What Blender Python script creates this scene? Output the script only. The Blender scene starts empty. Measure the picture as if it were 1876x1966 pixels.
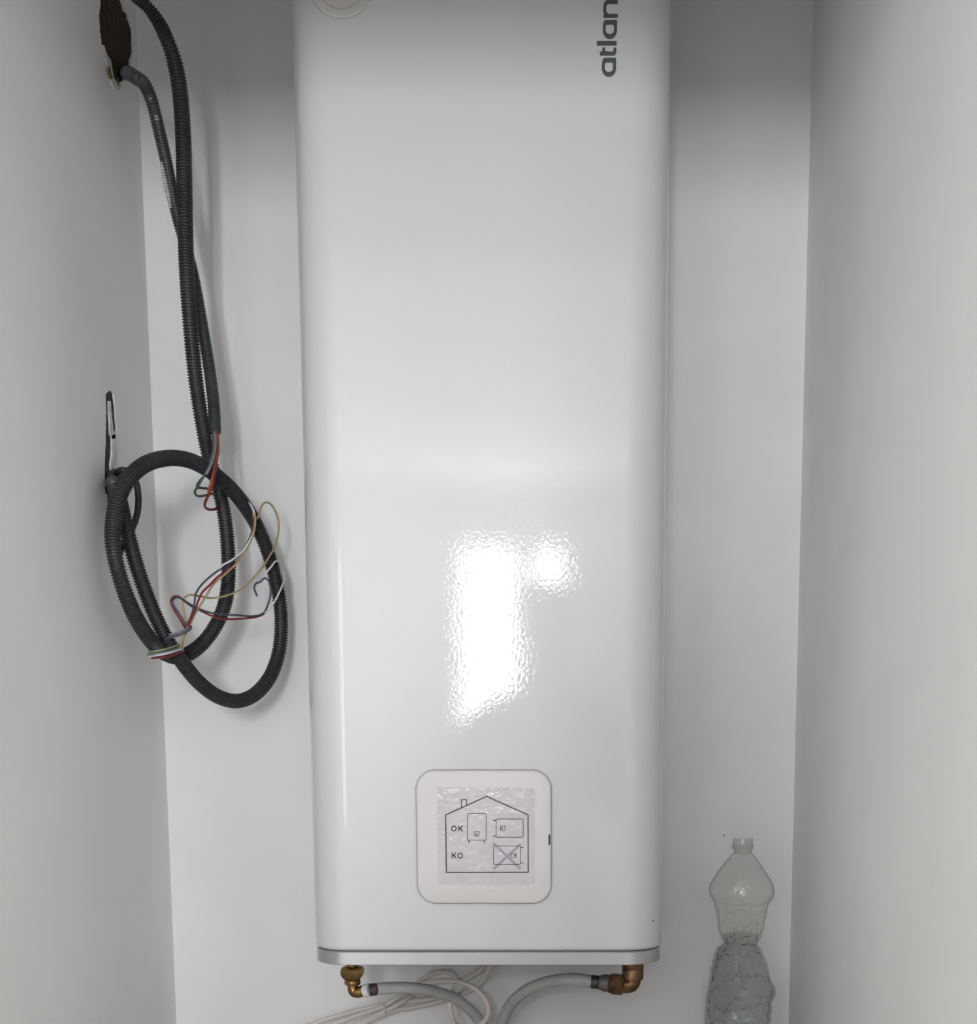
import bpy, bmesh, math, random
from mathutils import Vector, Matrix, noise

random.seed(7)
C = bpy.context.scene.collection
SC = bpy.context.scene

# ------------------------------------------------------------------ camera
W_PX, H_PX = 1876.0, 1966.0
F_PX, CX, CY = 2400.0, 1073.0, 1733.0          # focal length and principal point (the photo is a crop)
PITCH = math.atan(313.0 / 2400.0)              # looking slightly down
CAM = Vector((0.0, 0.0, 1.40))
ct, st = math.cos(PITCH), math.sin(PITCH)

cam_d = bpy.data.cameras.new('camera')
cam = bpy.data.objects.new('camera', cam_d)
C.objects.link(cam)
cam.location = CAM
cam.rotation_euler = (math.pi / 2 - PITCH, 0, 0)
cam_d.sensor_fit = 'HORIZONTAL'
cam_d.sensor_width = 36.0
cam_d.lens = 36.0 * F_PX / W_PX
cam_d.shift_x = -(CX - W_PX / 2) / W_PX
cam_d.shift_y = (CY - H_PX / 2) / W_PX
cam_d.clip_start = 0.02
SC.camera = cam

# ------------------------------------------------------------------ world, daylight, exposure
world = bpy.data.worlds.new('world')
SC.world = world
world.use_nodes = True
world.node_tree.nodes['Background'].inputs[0].default_value = (0.75, 0.85, 1.0, 1)
world.node_tree.nodes['Background'].inputs[1].default_value = 0.3

WIN_Y = -2.60                                   # rear wall of the room with its window
WZ0, WZ1 = CAM.z + 0.02, CAM.z + 0.875
PANES = [(-0.445, -0.215), (-0.092, 0.010)]
for x0, x1 in PANES:
    ld = bpy.data.lights.new('window_daylight', 'AREA')
    ld.shape = 'RECTANGLE'
    ld.size, ld.size_y = x1 - x0, WZ1 - WZ0
    ld.energy = 44.0 * (x1 - x0) / (0.23 + 0.102)
    ld.color = (0.93, 0.97, 1.0)
    lo = bpy.data.objects.new('window_daylight', ld)
    C.objects.link(lo)
    lo.location = ((x0 + x1) / 2, WIN_Y - 0.02, (WZ0 + WZ1) / 2)
    lo.rotation_euler = (math.pi / 2, 0, 0)
# dim fill lights added in made-up windows: one at the left end of the rear wall, one in each side wall
RX0, RX1 = -1.75, 1.65
FILL_REAR = (-1.65, -1.15, 1.00, 2.28)                # x0, x1, z0, z1 on the rear wall
FILL_SIDE = (-2.0, -0.5, 1.00, 2.20)                 # y0, y1, z0, z1 on the side walls
for loc, rot, sx, sy, w in ((((FILL_REAR[0] + FILL_REAR[1]) / 2, WIN_Y - 0.02, (FILL_REAR[2] + FILL_REAR[3]) / 2), (math.pi / 2, 0, 0), FILL_REAR[1] - FILL_REAR[0], FILL_REAR[3] - FILL_REAR[2], 6.5),
                            ((RX0 - 0.02, (FILL_SIDE[0] + FILL_SIDE[1]) / 2, (FILL_SIDE[2] + FILL_SIDE[3]) / 2), (0, -math.pi / 2, 0), FILL_SIDE[3] - FILL_SIDE[2], FILL_SIDE[1] - FILL_SIDE[0], 3.0),
                            ((RX1 + 0.02, (FILL_SIDE[0] + FILL_SIDE[1]) / 2, (FILL_SIDE[2] + FILL_SIDE[3]) / 2), (0, math.pi / 2, 0), FILL_SIDE[3] - FILL_SIDE[2], FILL_SIDE[1] - FILL_SIDE[0], 7.5)):
    ld = bpy.data.lights.new('fill_light', 'AREA')
    ld.shape = 'RECTANGLE'
    ld.size, ld.size_y = sx, sy
    ld.energy = w
    ld.color = (1.0, 0.97, 0.94)
    lo = bpy.data.objects.new('fill_light', ld)
    C.objects.link(lo)
    lo.location = loc
    lo.rotation_euler = rot

vs = SC.view_settings
vs.view_transform = 'Standard'
vs.look = 'None'
vs.gamma = 1.0
vs.use_curve_mapping = False
vs.exposure = 0.48
SC.cycles.max_bounces = 7
SC.cycles.diffuse_bounces = 5
SC.cycles.transparent_max_bounces = 10
SC.cycles.caustics_reflective = False
SC.cycles.use_adaptive_sampling = True
SC.cycles.adaptive_threshold = 0.06
SC.cycles.adaptive_min_samples = 16


# ------------------------------------------------------------------ pixel -> place
def ray(u, v):
    return (u - CX) / F_PX, (CY - v) / F_PX


def P(u, v, Y):
    a, b = ray(u, v)
    D = Y / (ct + b * st)
    return Vector((a * D, Y, CAM.z + D * (b * ct - st)))


def PX(u, v, X):
    a, b = ray(u, v)
    D = X / a
    return Vector((X, D * (ct + b * st), CAM.z + D * (b * ct - st)))


# ------------------------------------------------------------------ materials
def mat(name, col, rough=0.5, metal=0.0, noise_amt=0.0, noise_scale=8.0, bump=0.0, bump_scale=200.0,
        bump_dist=0.001, coat=0.0, coat_rough=0.1, spec=0.5, col2=None, detail=3.0):
    m = bpy.data.materials.new(name)
    m.use_nodes = True
    nt = m.node_tree
    b = nt.nodes['Principled BSDF']
    b.inputs['Base Color'].default_value = (*col, 1)
    b.inputs['Roughness'].default_value = rough
    b.inputs['Metallic'].default_value = metal
    b.inputs['Specular IOR Level'].default_value = spec
    b.inputs['Coat Weight'].default_value = coat
    b.inputs['Coat Roughness'].default_value = coat_rough
    tc = nt.nodes.new('ShaderNodeTexCoord')
    if noise_amt > 0 or col2:
        n = nt.nodes.new('ShaderNodeTexNoise')
        n.inputs['Scale'].default_value = noise_scale
        n.inputs['Detail'].default_value = detail
        nt.links.new(tc.outputs['Object'], n.inputs['Vector'])
        r = nt.nodes.new('ShaderNodeValToRGB')
        c2 = col2 if col2 else tuple(max(0, c * (1 - noise_amt)) for c in col)
        r.color_ramp.elements[0].position = 0.38
        r.color_ramp.elements[1].position = 0.62
        r.color_ramp.elements[0].color = (*c2, 1)
        r.color_ramp.elements[1].color = (*col, 1)
        nt.links.new(n.outputs['Fac'], r.inputs['Fac'])
        nt.links.new(r.outputs['Color'], b.inputs['Base Color'])
    if bump > 0:
        n2 = nt.nodes.new('ShaderNodeTexNoise')
        n2.inputs['Scale'].default_value = bump_scale
        n2.inputs['Detail'].default_value = 2.0
        nt.links.new(tc.outputs['Object'], n2.inputs['Vector'])
        bp = nt.nodes.new('ShaderNodeBump')
        bp.inputs['Strength'].default_value = bump
        bp.inputs['Distance'].default_value = bump_dist
        nt.links.new(n2.outputs['Fac'], bp.inputs['Height'])
        nt.links.new(bp.outputs['Normal'], b.inputs['Normal'])
        if coat > 0:
            nt.links.new(bp.outputs['Normal'], b.inputs['Coat Normal'])
    return m


M = {}
M['wall'] = mat('painted_plaster', (0.885, 0.877, 0.868), 0.75, noise_amt=0.03, noise_scale=5.0, detail=1.0)
M['room_wall'] = mat('room_paint', (0.87, 0.86, 0.85), 0.8)
M['ceiling'] = mat('ceiling_paint', (0.87, 0.865, 0.85), 0.8)
M['room_floor'] = mat('beige_tile', (0.60, 0.57, 0.53), 0.45, noise_amt=0.15, noise_scale=3)
M['ledge'] = mat('ledge_tile', (0.62, 0.60, 0.58), 0.5, noise_amt=0.06, noise_scale=9)
M['enamel'] = mat('white_enamel', (0.645, 0.655, 0.672), 0.38, bump=0.5, bump_scale=210, bump_dist=0.00013, coat=0.9, coat_rough=0.04)
M['band'] = mat('silver_trim', (0.56, 0.57, 0.59), 0.30, metal=0.9, bump=0.05, bump_scale=300, bump_dist=0.0003)
M['seam'] = mat('dark_seam', (0.16, 0.16, 0.16), 0.6)
M['panel'] = mat('panel_plastic', (0.71, 0.685, 0.688), 0.42, bump=0.15, bump_scale=500, bump_dist=0.0003)
M['gap_shade'] = mat('grey_gap_shade', (0.34, 0.33, 0.33), 0.6)
M['sheet'] = mat('protective_film', (0.67, 0.625, 0.672), 0.22, noise_amt=0.06, noise_scale=28, bump=0.9, bump_scale=95, bump_dist=0.0012)
M['ink'] = mat('black_ink', (0.022, 0.018, 0.028), 0.5)
M['ink_grey'] = mat('grey_ink', (0.40, 0.36, 0.42), 0.5, noise_amt=0.15, noise_scale=150)
M['logo'] = mat('logo_grey', (0.075, 0.088, 0.085), 0.45)
M['cover'] = mat('cover_plastic', (0.60, 0.585, 0.55), 0.4)
M['conduit'] = mat('charcoal_conduit', (0.040, 0.040, 0.044), 0.42, noise_amt=0.3, noise_scale=25)
M['conduit_thin'] = mat('grey_green_conduit', (0.055, 0.066, 0.064), 0.40, noise_amt=0.3, noise_scale=30)
M['plaster_glint'] = mat('plaster_glint', (0.72, 0.74, 0.71), 0.8, noise_amt=0.2, noise_scale=120)
M['cable_black'] = mat('black_cable', (0.035, 0.031, 0.028), 0.45)
M['brick'] = mat('dark_brick', (0.060, 0.036, 0.028), 0.9, col2=(0.034, 0.022, 0.019), noise_scale=55, bump=0.8, bump_scale=180, bump_dist=0.003)
M['rawplaster'] = mat('raw_plaster', (0.80, 0.80, 0.77), 0.9, noise_amt=0.25, noise_scale=70, bump=0.8, bump_scale=150, bump_dist=0.002)
M['ochre'] = mat('ochre_rubble', (0.34, 0.25, 0.12), 0.95, noise_amt=0.6, noise_scale=120, bump=1, bump_scale=160, bump_dist=0.003)
M['slot'] = mat('dark_slot', (0.06, 0.055, 0.052), 0.85, noise_amt=0.4, noise_scale=60)
M['brass'] = mat('brass', (0.36, 0.225, 0.085), 0.30, metal=0.95, noise_amt=0.35, noise_scale=60, bump=0.1, bump_scale=150, bump_dist=0.0006)
M['brass_dark'] = mat('aged_brass', (0.25, 0.145, 0.075), 0.36, metal=0.9, noise_amt=0.45, noise_scale=50, bump=0.2, bump_scale=160, bump_dist=0.0008)
M['patina'] = mat('green_patina', (0.16, 0.20, 0.19), 0.6, metal=0.4, col2=(0.20, 0.12, 0.07), noise_scale=70, bump=0.3, bump_scale=160, bump_dist=0.001)
M['dark_ring'] = mat('dark_ferrule', (0.07, 0.09, 0.09), 0.4, metal=0.5, noise_amt=0.4, noise_scale=70)
M['brown_ring'] = mat('brown_ferrule', (0.055, 0.038, 0.034), 0.5)
M['white_ring'] = mat('white_washer', (0.80, 0.82, 0.84), 0.4)
M['hose'] = mat('grey_hose', (0.56, 0.545, 0.53), 0.5, noise_amt=0.10, noise_scale=40, bump=0.2, bump_scale=200, bump_dist=0.0006)
M['cable_white'] = mat('ivory_cable', (0.72, 0.67, 0.64), 0.45)
M['speck'] = mat('speck', (0.08, 0.06, 0.05), 0.8)
M['w_red'] = mat('red_wire', (0.22, 0.020, 0.016), 0.35)
M['w_orange'] = mat('orange_red_wire', (0.34, 0.060, 0.024), 0.35)
M['w_green'] = mat('green_wire', (0.060, 0.105, 0.075), 0.35)
M['w_grey'] = mat('grey_wire', (0.21, 0.22, 0.24), 0.4)
M['w_blue'] = mat('slate_blue_wire', (0.055, 0.075, 0.115), 0.35)
M['w_white'] = mat('white_wire', (0.74, 0.74, 0.75), 0.4)
M['w_yellow'] = mat('yellow_wire', (0.42, 0.33, 0.17), 0.4)
M['w_lime'] = mat('lime_wire', (0.26, 0.36, 0.16), 0.4)
M['w_copper'] = mat('bare_copper', (0.62, 0.58, 0.54), 0.3, metal=0.8)
M['w_violet'] = mat('violet_wire', (0.095, 0.085, 0.105), 0.4)
M['frame'] = mat('window_frame', (0.75, 0.75, 0.74), 0.4)
M['cloth'] = mat('dark_cloth', (0.035, 0.037, 0.045), 0.9)
M['skin'] = mat('skin', (0.45, 0.27, 0.19), 0.5)
M['hair'] = mat('hair', (0.03, 0.022, 0.018), 0.6)
M['lampshade'] = mat('opal_glass', (0.85, 0.84, 0.82), 0.35)


def thin_plastic(name='clear_plastic', tint=(0.965, 0.965, 0.96), edge=(0.25, 0.26, 0.25), gloss=0.06):
    m = bpy.data.materials.new(name)
    m.use_nodes = True
    nt = m.node_tree
    nt.nodes.clear()
    out = nt.nodes.new('ShaderNodeOutputMaterial')
    mix = nt.nodes.new('ShaderNodeMixShader')
    tr = nt.nodes.new('ShaderNodeBsdfTransparent')
    gl = nt.nodes.new('ShaderNodeBsdfGlossy')
    gl.inputs['Roughness'].default_value = 0.02
    lw = nt.nodes.new('ShaderNodeLayerWeight')
    pw = nt.nodes.new('ShaderNodeMath')
    pw.operation = 'POWER'
    pw.inputs[1].default_value = 4.0
    fr = nt.nodes.new('ShaderNodeMath')
    fr.operation = 'MULTIPLY_ADD'
    fr.inputs[1].default_value = 0.50
    fr.inputs[2].default_value = gloss
    nt.links.new(lw.outputs['Facing'], pw.inputs[0])
    nt.links.new(pw.outputs[0], fr.inputs[0])
    mx = nt.nodes.new('ShaderNodeMix')          # slanting sight lines pass through more plastic
    mx.data_type = 'RGBA'
    mx.inputs[6].default_value = (*tint, 1)
    mx.inputs[7].default_value = (*edge, 1)
    pw2 = nt.nodes.new('ShaderNodeMath')
    pw2.operation = 'POWER'
    pw2.inputs[1].default_value = 5.0
    nt.links.new(lw.outputs['Facing'], pw2.inputs[0])
    nt.links.new(pw2.outputs[0], mx.inputs[0])
    nt.links.new(mx.outputs[2], tr.inputs[0])
    tc = nt.nodes.new('ShaderNodeTexCoord')
    n = nt.nodes.new('ShaderNodeTexNoise')
    n.inputs['Scale'].default_value = 60
    bp = nt.nodes.new('ShaderNodeBump')
    bp.inputs['Strength'].default_value = 0.12
    bp.inputs['Distance'].default_value = 0.002
    nt.links.new(tc.outputs['Object'], n.inputs['Vector'])
    nt.links.new(n.outputs['Fac'], bp.inputs['Height'])
    nt.links.new(bp.outputs['Normal'], gl.inputs['Normal'])
    nt.links.new(fr.outputs[0], mix.inputs[0])
    nt.links.new(tr.outputs[0], mix.inputs[1])
    nt.links.new(gl.outputs[0], mix.inputs[2])
    nt.links.new(mix.outputs[0], out.inputs['Surface'])
    return m


M['plastic'] = thin_plastic()
M['plastic_thick'] = thin_plastic('thick_clear_plastic', (0.86, 0.86, 0.855), (0.10, 0.10, 0.10), 0.08)


def water_mat():
    m = bpy.data.materials.new('water')
    m.use_nodes = True
    b = m.node_tree.nodes['Principled BSDF']
    b.inputs['Base Color'].default_value = (0.905, 0.94, 0.92, 1)
    b.inputs['Roughness'].default_value = 0.0
    b.inputs['IOR'].default_value = 1.06
    b.inputs['Transmission Weight'].default_value = 1.0
    return m


M['water'] = water_mat()


# ------------------------------------------------------------------ helpers
def obj(name, me, material, parent=None):
    o = bpy.data.objects.new(name, me)
    if material is not None and not me.materials:
        me.materials.append(material)
    C.objects.link(o)
    if parent is not None:
        o.parent = parent
        o.matrix_parent_inverse = parent.matrix_world.inverted()
    return o


def mesh(verts, faces, smooth=True, angle=40):
    me = bpy.data.meshes.new('m')
    me.from_pydata([tuple(v) for v in verts], [], faces)
    bm = bmesh.new()
    bm.from_mesh(me)
    bmesh.ops.recalc_face_normals(bm, faces=bm.faces)
    bm.to_mesh(me)
    bm.free()
    if smooth:
        me.polygons.foreach_set('use_smooth', [True] * len(me.polygons))
        me.set_sharp_from_angle(angle=math.radians(angle))
    me.update()
    return me


def thing(name, label, cat, loc, group=None):
    o = bpy.data.objects.new(name, None)
    C.objects.link(o)
    o.location = loc
    o.empty_display_size = 0.05
    o['label'] = label
    o['category'] = cat
    if group:
        o['group'] = group
    bpy.context.view_layer.update()
    return o


def tag(o, label, cat, group=None):
    o['label'] = label
    o['category'] = cat
    if group:
        o['group'] = group
    return o


def struct(name, me, material, label):
    o = obj(name, me, material)
    o['kind'] = 'structure'
    o['label'] = label
    o['category'] = name.split('_')[0]
    return o


def box_data(boxes):
    V, F = [], []
    for (x0, x1, y0, y1, z0, z1) in boxes:
        k = len(V)
        V += [(x0, y0, z0), (x1, y0, z0), (x1, y1, z0), (x0, y1, z0), (x0, y0, z1), (x1, y0, z1), (x1, y1, z1), (x0, y1, z1)]
        F += [[k + i for i in f] for f in ((0, 3, 2, 1), (4, 5, 6, 7), (0, 1, 5, 4), (1, 2, 6, 5), (2, 3, 7, 6), (3, 0, 4, 7))]
    return V, F


def boxes(bs):
    V, F = box_data(bs)
    return mesh(V, F, smooth=False)


def catmull(pts, step=0.002):
    pts = [Vector(p) for p in pts]
    q = [pts[0] * 2 - pts[1]] + pts + [pts[-1] * 2 - pts[-2]]
    dense = []
    for i in range(1, len(q) - 2):
        p0, p1, p2, p3 = q[i - 1], q[i], q[i + 1], q[i + 2]
        # centripetal parameters
        t0 = 0.0
        t1 = t0 + max((p1 - p0).length, 1e-6) ** 0.5
        t2 = t1 + max((p2 - p1).length, 1e-6) ** 0.5
        t3 = t2 + max((p3 - p2).length, 1e-6) ** 0.5
        n = 40
        for k in range(n):
            t = t1 + (t2 - t1) * k / n
            a1 = p0 * ((t1 - t) / (t1 - t0)) + p1 * ((t - t0) / (t1 - t0))
            a2 = p1 * ((t2 - t) / (t2 - t1)) + p2 * ((t - t1) / (t2 - t1))
            a3 = p2 * ((t3 - t) / (t3 - t2)) + p3 * ((t - t2) / (t3 - t2))
            b1 = a1 * ((t2 - t) / (t2 - t0)) + a2 * ((t - t0) / (t2 - t0))
            b2 = a2 * ((t3 - t) / (t3 - t1)) + a3 * ((t - t1) / (t3 - t1))
            dense.append(b1 * ((t2 - t) / (t2 - t1)) + b2 * ((t - t1) / (t2 - t1)))
    dense.append(pts[-1])
    # resample
    out = [dense[0]]
    acc = 0.0
    for a, b in zip(dense, dense[1:]):
        L = (b - a).length
        while L > 0 and acc + L >= step:
            r = (step - acc) / L
            a = a.lerp(b, r)
            out.append(a)
            L = (b - a).length
            acc = 0.0
        acc += L
    if (out[-1] - dense[-1]).length > step * 0.3:
        out.append(dense[-1])
    return out


def sweep(path, radii, seg=10, caps=True):
    n = len(path)
    V, F = [], []
    T = []
    for i in range(n):
        t = path[min(i + 1, n - 1)] - path[max(i - 1, 0)]
        T.append(t.normalized())
    up = Vector((0, 0, 1)) if abs(T[0].z) < 0.9 else Vector((0, 1, 0))
    nrm = T[0].cross(up).normalized()
    for i in range(n):
        if i:
            ax = T[i - 1].cross(T[i])
            if ax.length > 1e-9:
                ang = T[i - 1].angle(T[i])
                nrm = Matrix.Rotation(ang, 3, ax.normalized()) @ nrm
            nrm = (nrm - T[i] * nrm.dot(T[i])).normalized()
        bn = T[i].cross(nrm)
        r = radii[i] if isinstance(radii, (list, tuple)) else radii
        for s in range(seg):
            a = 2 * math.pi * s / seg
            V.append(path[i] + nrm * (math.cos(a) * r) + bn * (math.sin(a) * r))
    for i in range(n - 1):
        for s in range(seg):
            s2 = (s + 1) % seg
            F.append([i * seg + s, i * seg + s2, (i + 1) * seg + s2, (i + 1) * seg + s])
    if caps:
        F.append(list(range(seg))[::-1])
        F.append([(n - 1) * seg + s for s in range(seg)])
    return V, F


def tube(pts, r, seg=10, step=0.002, angle=60):
    V, F = sweep(catmull(pts, step), r, seg)
    return mesh(V, F, angle=angle)


def corrugated(pts, r, pitch=0.0040, depth=0.0020, seg=16, taper=0):
    path = catmull(pts, pitch / 4)
    prof = [r, r, r - depth, r - depth]
    rad = [prof[i % 4] * (1 if not taper or i * pitch / 4 > taper else 0.55 + 0.45 * i * pitch / 4 / taper) for i in range(len(path))]
    V, F = sweep(path, rad, seg)
    return mesh(V, F, angle=35)


def lathe(prof, loc, axis='Z', seg=32, hexa=False):
    """prof: list of (radius, height); axis: a Vector direction"""
    d = Vector((0, 0, 1)) if axis == 'Z' else Vector(axis).normalized()
    rot = Vector((0, 0, 1)).rotation_difference(d).to_matrix()
    V, F = [], []
    sg = 6 if hexa else seg
    for r, h in prof:
        for s in range(sg):
            a = 2 * math.pi * (s + (0.5 if hexa else 0)) / sg
            V.append(Vector(loc) + rot @ Vector((r * math.cos(a), r * math.sin(a), h)))
    for i in range(len(prof) - 1):
        for s in range(sg):
            s2 = (s + 1) % sg
            F.append([i * sg + s, i * sg + s2, (i + 1) * sg + s2, (i + 1) * sg + s])
    F.append(list(range(sg))[::-1])
    F.append([(len(prof) - 1) * sg + s for s in range(sg)])
    return mesh(V, F, angle=35)


def fill2d(polys, thick, fn):
    """flat shape with holes from closed outlines (even-odd), thickened; fn maps (a, b, c) to the place"""
    cu = bpy.data.curves.new('tmp', 'CURVE')
    cu.dimensions = '2D'
    cu.fill_mode = 'BOTH'
    cu.extrude = thick / 2
    for poly in polys:
        sp = cu.splines.new('POLY')
        sp.points.add(len(poly) - 1)
        for p, q in zip(sp.points, poly):
            p.co = (q[0], q[1], 0, 1)
        sp.use_cyclic_u = True
    o = bpy.data.objects.new('tmp', cu)
    C.objects.link(o)
    dg = bpy.context.evaluated_depsgraph_get()
    me = bpy.data.meshes.new_from_object(o.evaluated_get(dg))
    bpy.data.objects.remove(o)
    bpy.data.curves.remove(cu)
    for v in me.vertices:
        v.co = fn(v.co.x, v.co.y, v.co.z)
    bm = bmesh.new()
    bm.from_mesh(me)
    bmesh.ops.remove_doubles(bm, verts=bm.verts, dist=1e-6)
    bmesh.ops.recalc_face_normals(bm, faces=bm.faces)
    bm.to_mesh(me)
    bm.free()
    me.materials.clear()
    me.polygons.foreach_set('use_smooth', [False] * len(me.polygons))
    me.update()
    return me


def rrect(x0, x1, y0, y1, r, n=8):
    """closed rounded rectangle; r a number or four radii (x1y1, x0y1, x0y0, x1y0)"""
    rs = r if isinstance(r, (list, tuple)) else (r,) * 4
    out = []
    for (cx, cy, a0, rr) in ((x1 - rs[0], y1 - rs[0], 0, rs[0]), (x0 + rs[1], y1 - rs[1], 90, rs[1]),
                             (x0 + rs[2], y0 + rs[2], 180, rs[2]), (x1 - rs[3], y0 + rs[3], 270, rs[3])):
        for k in range(n + 1):
            a = math.radians(a0 + 90 * k / n)
            out.append((cx + rr * math.cos(a), cy + rr * math.sin(a)))
    return out


def loft(loops, angle=40):
    V, F = [], []
    n = len(loops[0])
    for L in loops:
        V += L
    for i in range(len(loops) - 1):
        for s in range(n):
            s2 = (s + 1) % n
            F.append([i * n + s, i * n + s2, (i + 1) * n + s2, (i + 1) * n + s])
    F.append(list(range(n))[::-1])
    F.append([(len(loops) - 1) * n + s for s in range(n)])
    return mesh(V, F, angle=angle)


# ------------------------------------------------------------------ the setting
XL, XR, YB = -0.631, 0.379, 2.02               # niche: left wall, right wall, back wall
YF = 1.10                                      # niche front plane, right of the opening
YFL = 1.30                                     # and left of it
ZL = P(1425, 2016, 1.95).z                     # niche floor
ZC = 2.55
HEAD = CAM.z + 0.81                            # underside of the header above the niche opening
T = 0.10

wb = struct('wall_back', boxes([(XL - 0.3, XR + 0.3, YB, YB + T, 0, ZC)]), M['wall'], 'pale grey painted wall behind the water heater')
wr = struct('wall_right', boxes([(XR, XR + T, YF, YB, 0, ZC)]), M['wall'], 'pale grey painted side wall of the niche beside the bottle')
fl = struct('floor', boxes([(XL, XR, YFL, YB, ZL - 0.06, ZL)]), M['ledge'], 'raised grey niche floor the bottle stands on')
ce = struct('ceiling', boxes([(RX0 - T, RX1 + T, WIN_Y - T, YB + T, ZC, ZC + T)]), M['ceiling'], 'white ceiling over the niche and room')
hd = struct('wall_header', boxes([(XL - 0.018, XR, 1.12, 1.20, HEAD, ZC), (XL - 0.018, XL, 1.12, YFL, HEAD, ZC)]), M['wall'], 'white lintel wall above the niche opening')
struct('wall_front', boxes([(RX0, XL - 0.018, YFL, YFL + 0.10, 0, ZC), (XR + T, RX1, YF, YF + 0.10, 0, ZC), (XL, XR, YFL, YFL + 0.06, 0, ZL - 0.06)]),
       M['room_wall'], 'white room wall on both sides of the niche opening')
y0, y1, z0, z1 = FILL_SIDE
struct('wall_room_left', boxes([(RX0 - T, RX0, WIN_Y, y0, 0, ZC), (RX0 - T, RX0, y1, YFL + 0.1, 0, ZC), (RX0 - T, RX0, y0, y1, 0, z0), (RX0 - T, RX0, y0, y1, z1, ZC)]),
       M['room_wall'], 'white side wall of the room with an added fill-light window left of the niche')
struct('wall_room_right', boxes([(RX1, RX1 + T, WIN_Y, y0, 0, ZC), (RX1, RX1 + T, y1, YFL + 0.1, 0, ZC), (RX1, RX1 + T, y0, y1, 0, z0), (RX1, RX1 + T, y0, y1, z1, ZC)]),
       M['room_wall'], 'white side wall of the room with an added fill-light window right of the niche')


def window_frame(name, txt, bars):  # frames the added fill lights, which stand in unseen openings
    struct(name, boxes(bars), M['frame'], txt)


window_frame('window_fill_left', 'wide white frame around an added fill light in the left side wall of the room',
             [(RX0 - 0.07, RX0 - 0.03, y0, y0 + 0.04, z0, z1), (RX0 - 0.07, RX0 - 0.03, y1 - 0.04, y1, z0, z1),
              (RX0 - 0.07, RX0 - 0.03, y0, y1, z0, z0 + 0.04), (RX0 - 0.07, RX0 - 0.03, y0, y1, z1 - 0.04, z1)])
window_frame('window_fill_right', 'wide white frame around an added fill light in the right side wall of the room',
             [(RX1 + 0.03, RX1 + 0.07, y0, y0 + 0.04, z0, z1), (RX1 + 0.03, RX1 + 0.07, y1 - 0.04, y1, z0, z1),
              (RX1 + 0.03, RX1 + 0.07, y0, y1, z0, z0 + 0.04), (RX1 + 0.03, RX1 + 0.07, y0, y1, z1 - 0.04, z1)])
struct('floor_room', boxes([(RX0, RX1, WIN_Y, YFL, -0.05, 0)]), M['room_floor'], 'beige tiled floor of the room before the niche')
wz0, wz1 = WZ0 - 0.05, WZ1 + 0.05
wx0, wx1 = PANES[0][0] - 0.05, PANES[1][1] + 0.05
cx0, cx1, cz0, cz1 = FILL_REAR
struct('wall_rear', boxes([(RX0, cx0, WIN_Y - T, WIN_Y, 0, ZC), (cx1, wx0, WIN_Y - T, WIN_Y, 0, ZC), (wx1, RX1, WIN_Y - T, WIN_Y, 0, ZC),
                           (cx0, cx1, WIN_Y - T, WIN_Y, 0, cz0), (cx0, cx1, WIN_Y - T, WIN_Y, cz1, ZC),
                           (wx0, wx1, WIN_Y - T, WIN_Y, 0, wz0), (wx0, wx1, WIN_Y - T, WIN_Y, wz1, ZC)]), M['room_wall'],
       'white rear wall of the room with a window and an added fill-light window')
window_frame('window_fill_rear', 'narrow white frame around an added fill light at the left end of the rear wall',
             [(cx0, cx0 + 0.03, WIN_Y - 0.07, WIN_Y - 0.03, cz0, cz1), (cx1 - 0.03, cx1, WIN_Y - 0.07, WIN_Y - 0.03, cz0, cz1),
              (cx0, cx1, WIN_Y - 0.07, WIN_Y - 0.03, cz0, cz0 + 0.03), (cx0, cx1, WIN_Y - 0.07, WIN_Y - 0.03, cz1 - 0.03, cz1)])
fr = [(wx0, PANES[0][0], wz0, wz1), (PANES[1][1], wx1, wz0, wz1), (PANES[0][1], PANES[1][0], wz0, wz1)]
for x0, x1 in PANES:
    fr += [(x0, x1, wz0, WZ0), (x0, x1, WZ1, wz1)]
struct('window_1', boxes([(x0, x1, WIN_Y - 0.05, WIN_Y, c_, d_) for x0, x1, c_, d_ in fr]), M['frame'], 'two-pane white window mirrored in the water heater')

# left wall with the broken hole at the top and the slot lower down
TL = 0.018


def onleft(pts):
    out = []
    for u, v in pts:
        p = PX(u, v, XL)
        out.append((p.y, p.z))
    return out


def jitter(poly, n=4, amp=0.0016, seed=1):
    rnd = random.Random(seed)
    out = []
    for i, a in enumerate(poly):
        b = poly[(i + 1) % len(poly)]
        for k in range(n):
            t = k / n
            out.append((a[0] + (b[0] - a[0]) * t + rnd.uniform(-amp, amp), a[1] + (b[1] - a[1]) * t + rnd.uniform(-amp, amp)))
    return out


hole_px = [(194, -60), (193, 0), (190, 30), (192, 60), (195, 85), (202, 106), (209, 116), (212, 135), (216, 152), (223, 167),
           (229, 163), (240, 147), (250, 126), (255, 100), (254, 60), (249, 36), (240, 18), (232, -5), (226, -60)]
hole = jitter(onleft(hole_px), 4, 0.0013, 3)
slot_px = [(203, 757), (212, 749), (218, 755), (221, 780), (224, 830), (224, 900), (223, 930), (212, 948), (203, 950), (201, 900),
           (203, 850), (204, 800)]
slot = jitter(onleft(slot_px), 4, 0.0008, 5)
outline = [(YFL, 0), (YB, 0), (YB, ZC), (YFL, ZC)]
wl = struct('wall_left', fill2d([outline, hole, slot], TL, lambda a, b, c: Vector((XL - TL / 2 + c, a, b))), M['wall'],
            'pale grey painted side wall of the niche with a broken hole and a slot')
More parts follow.
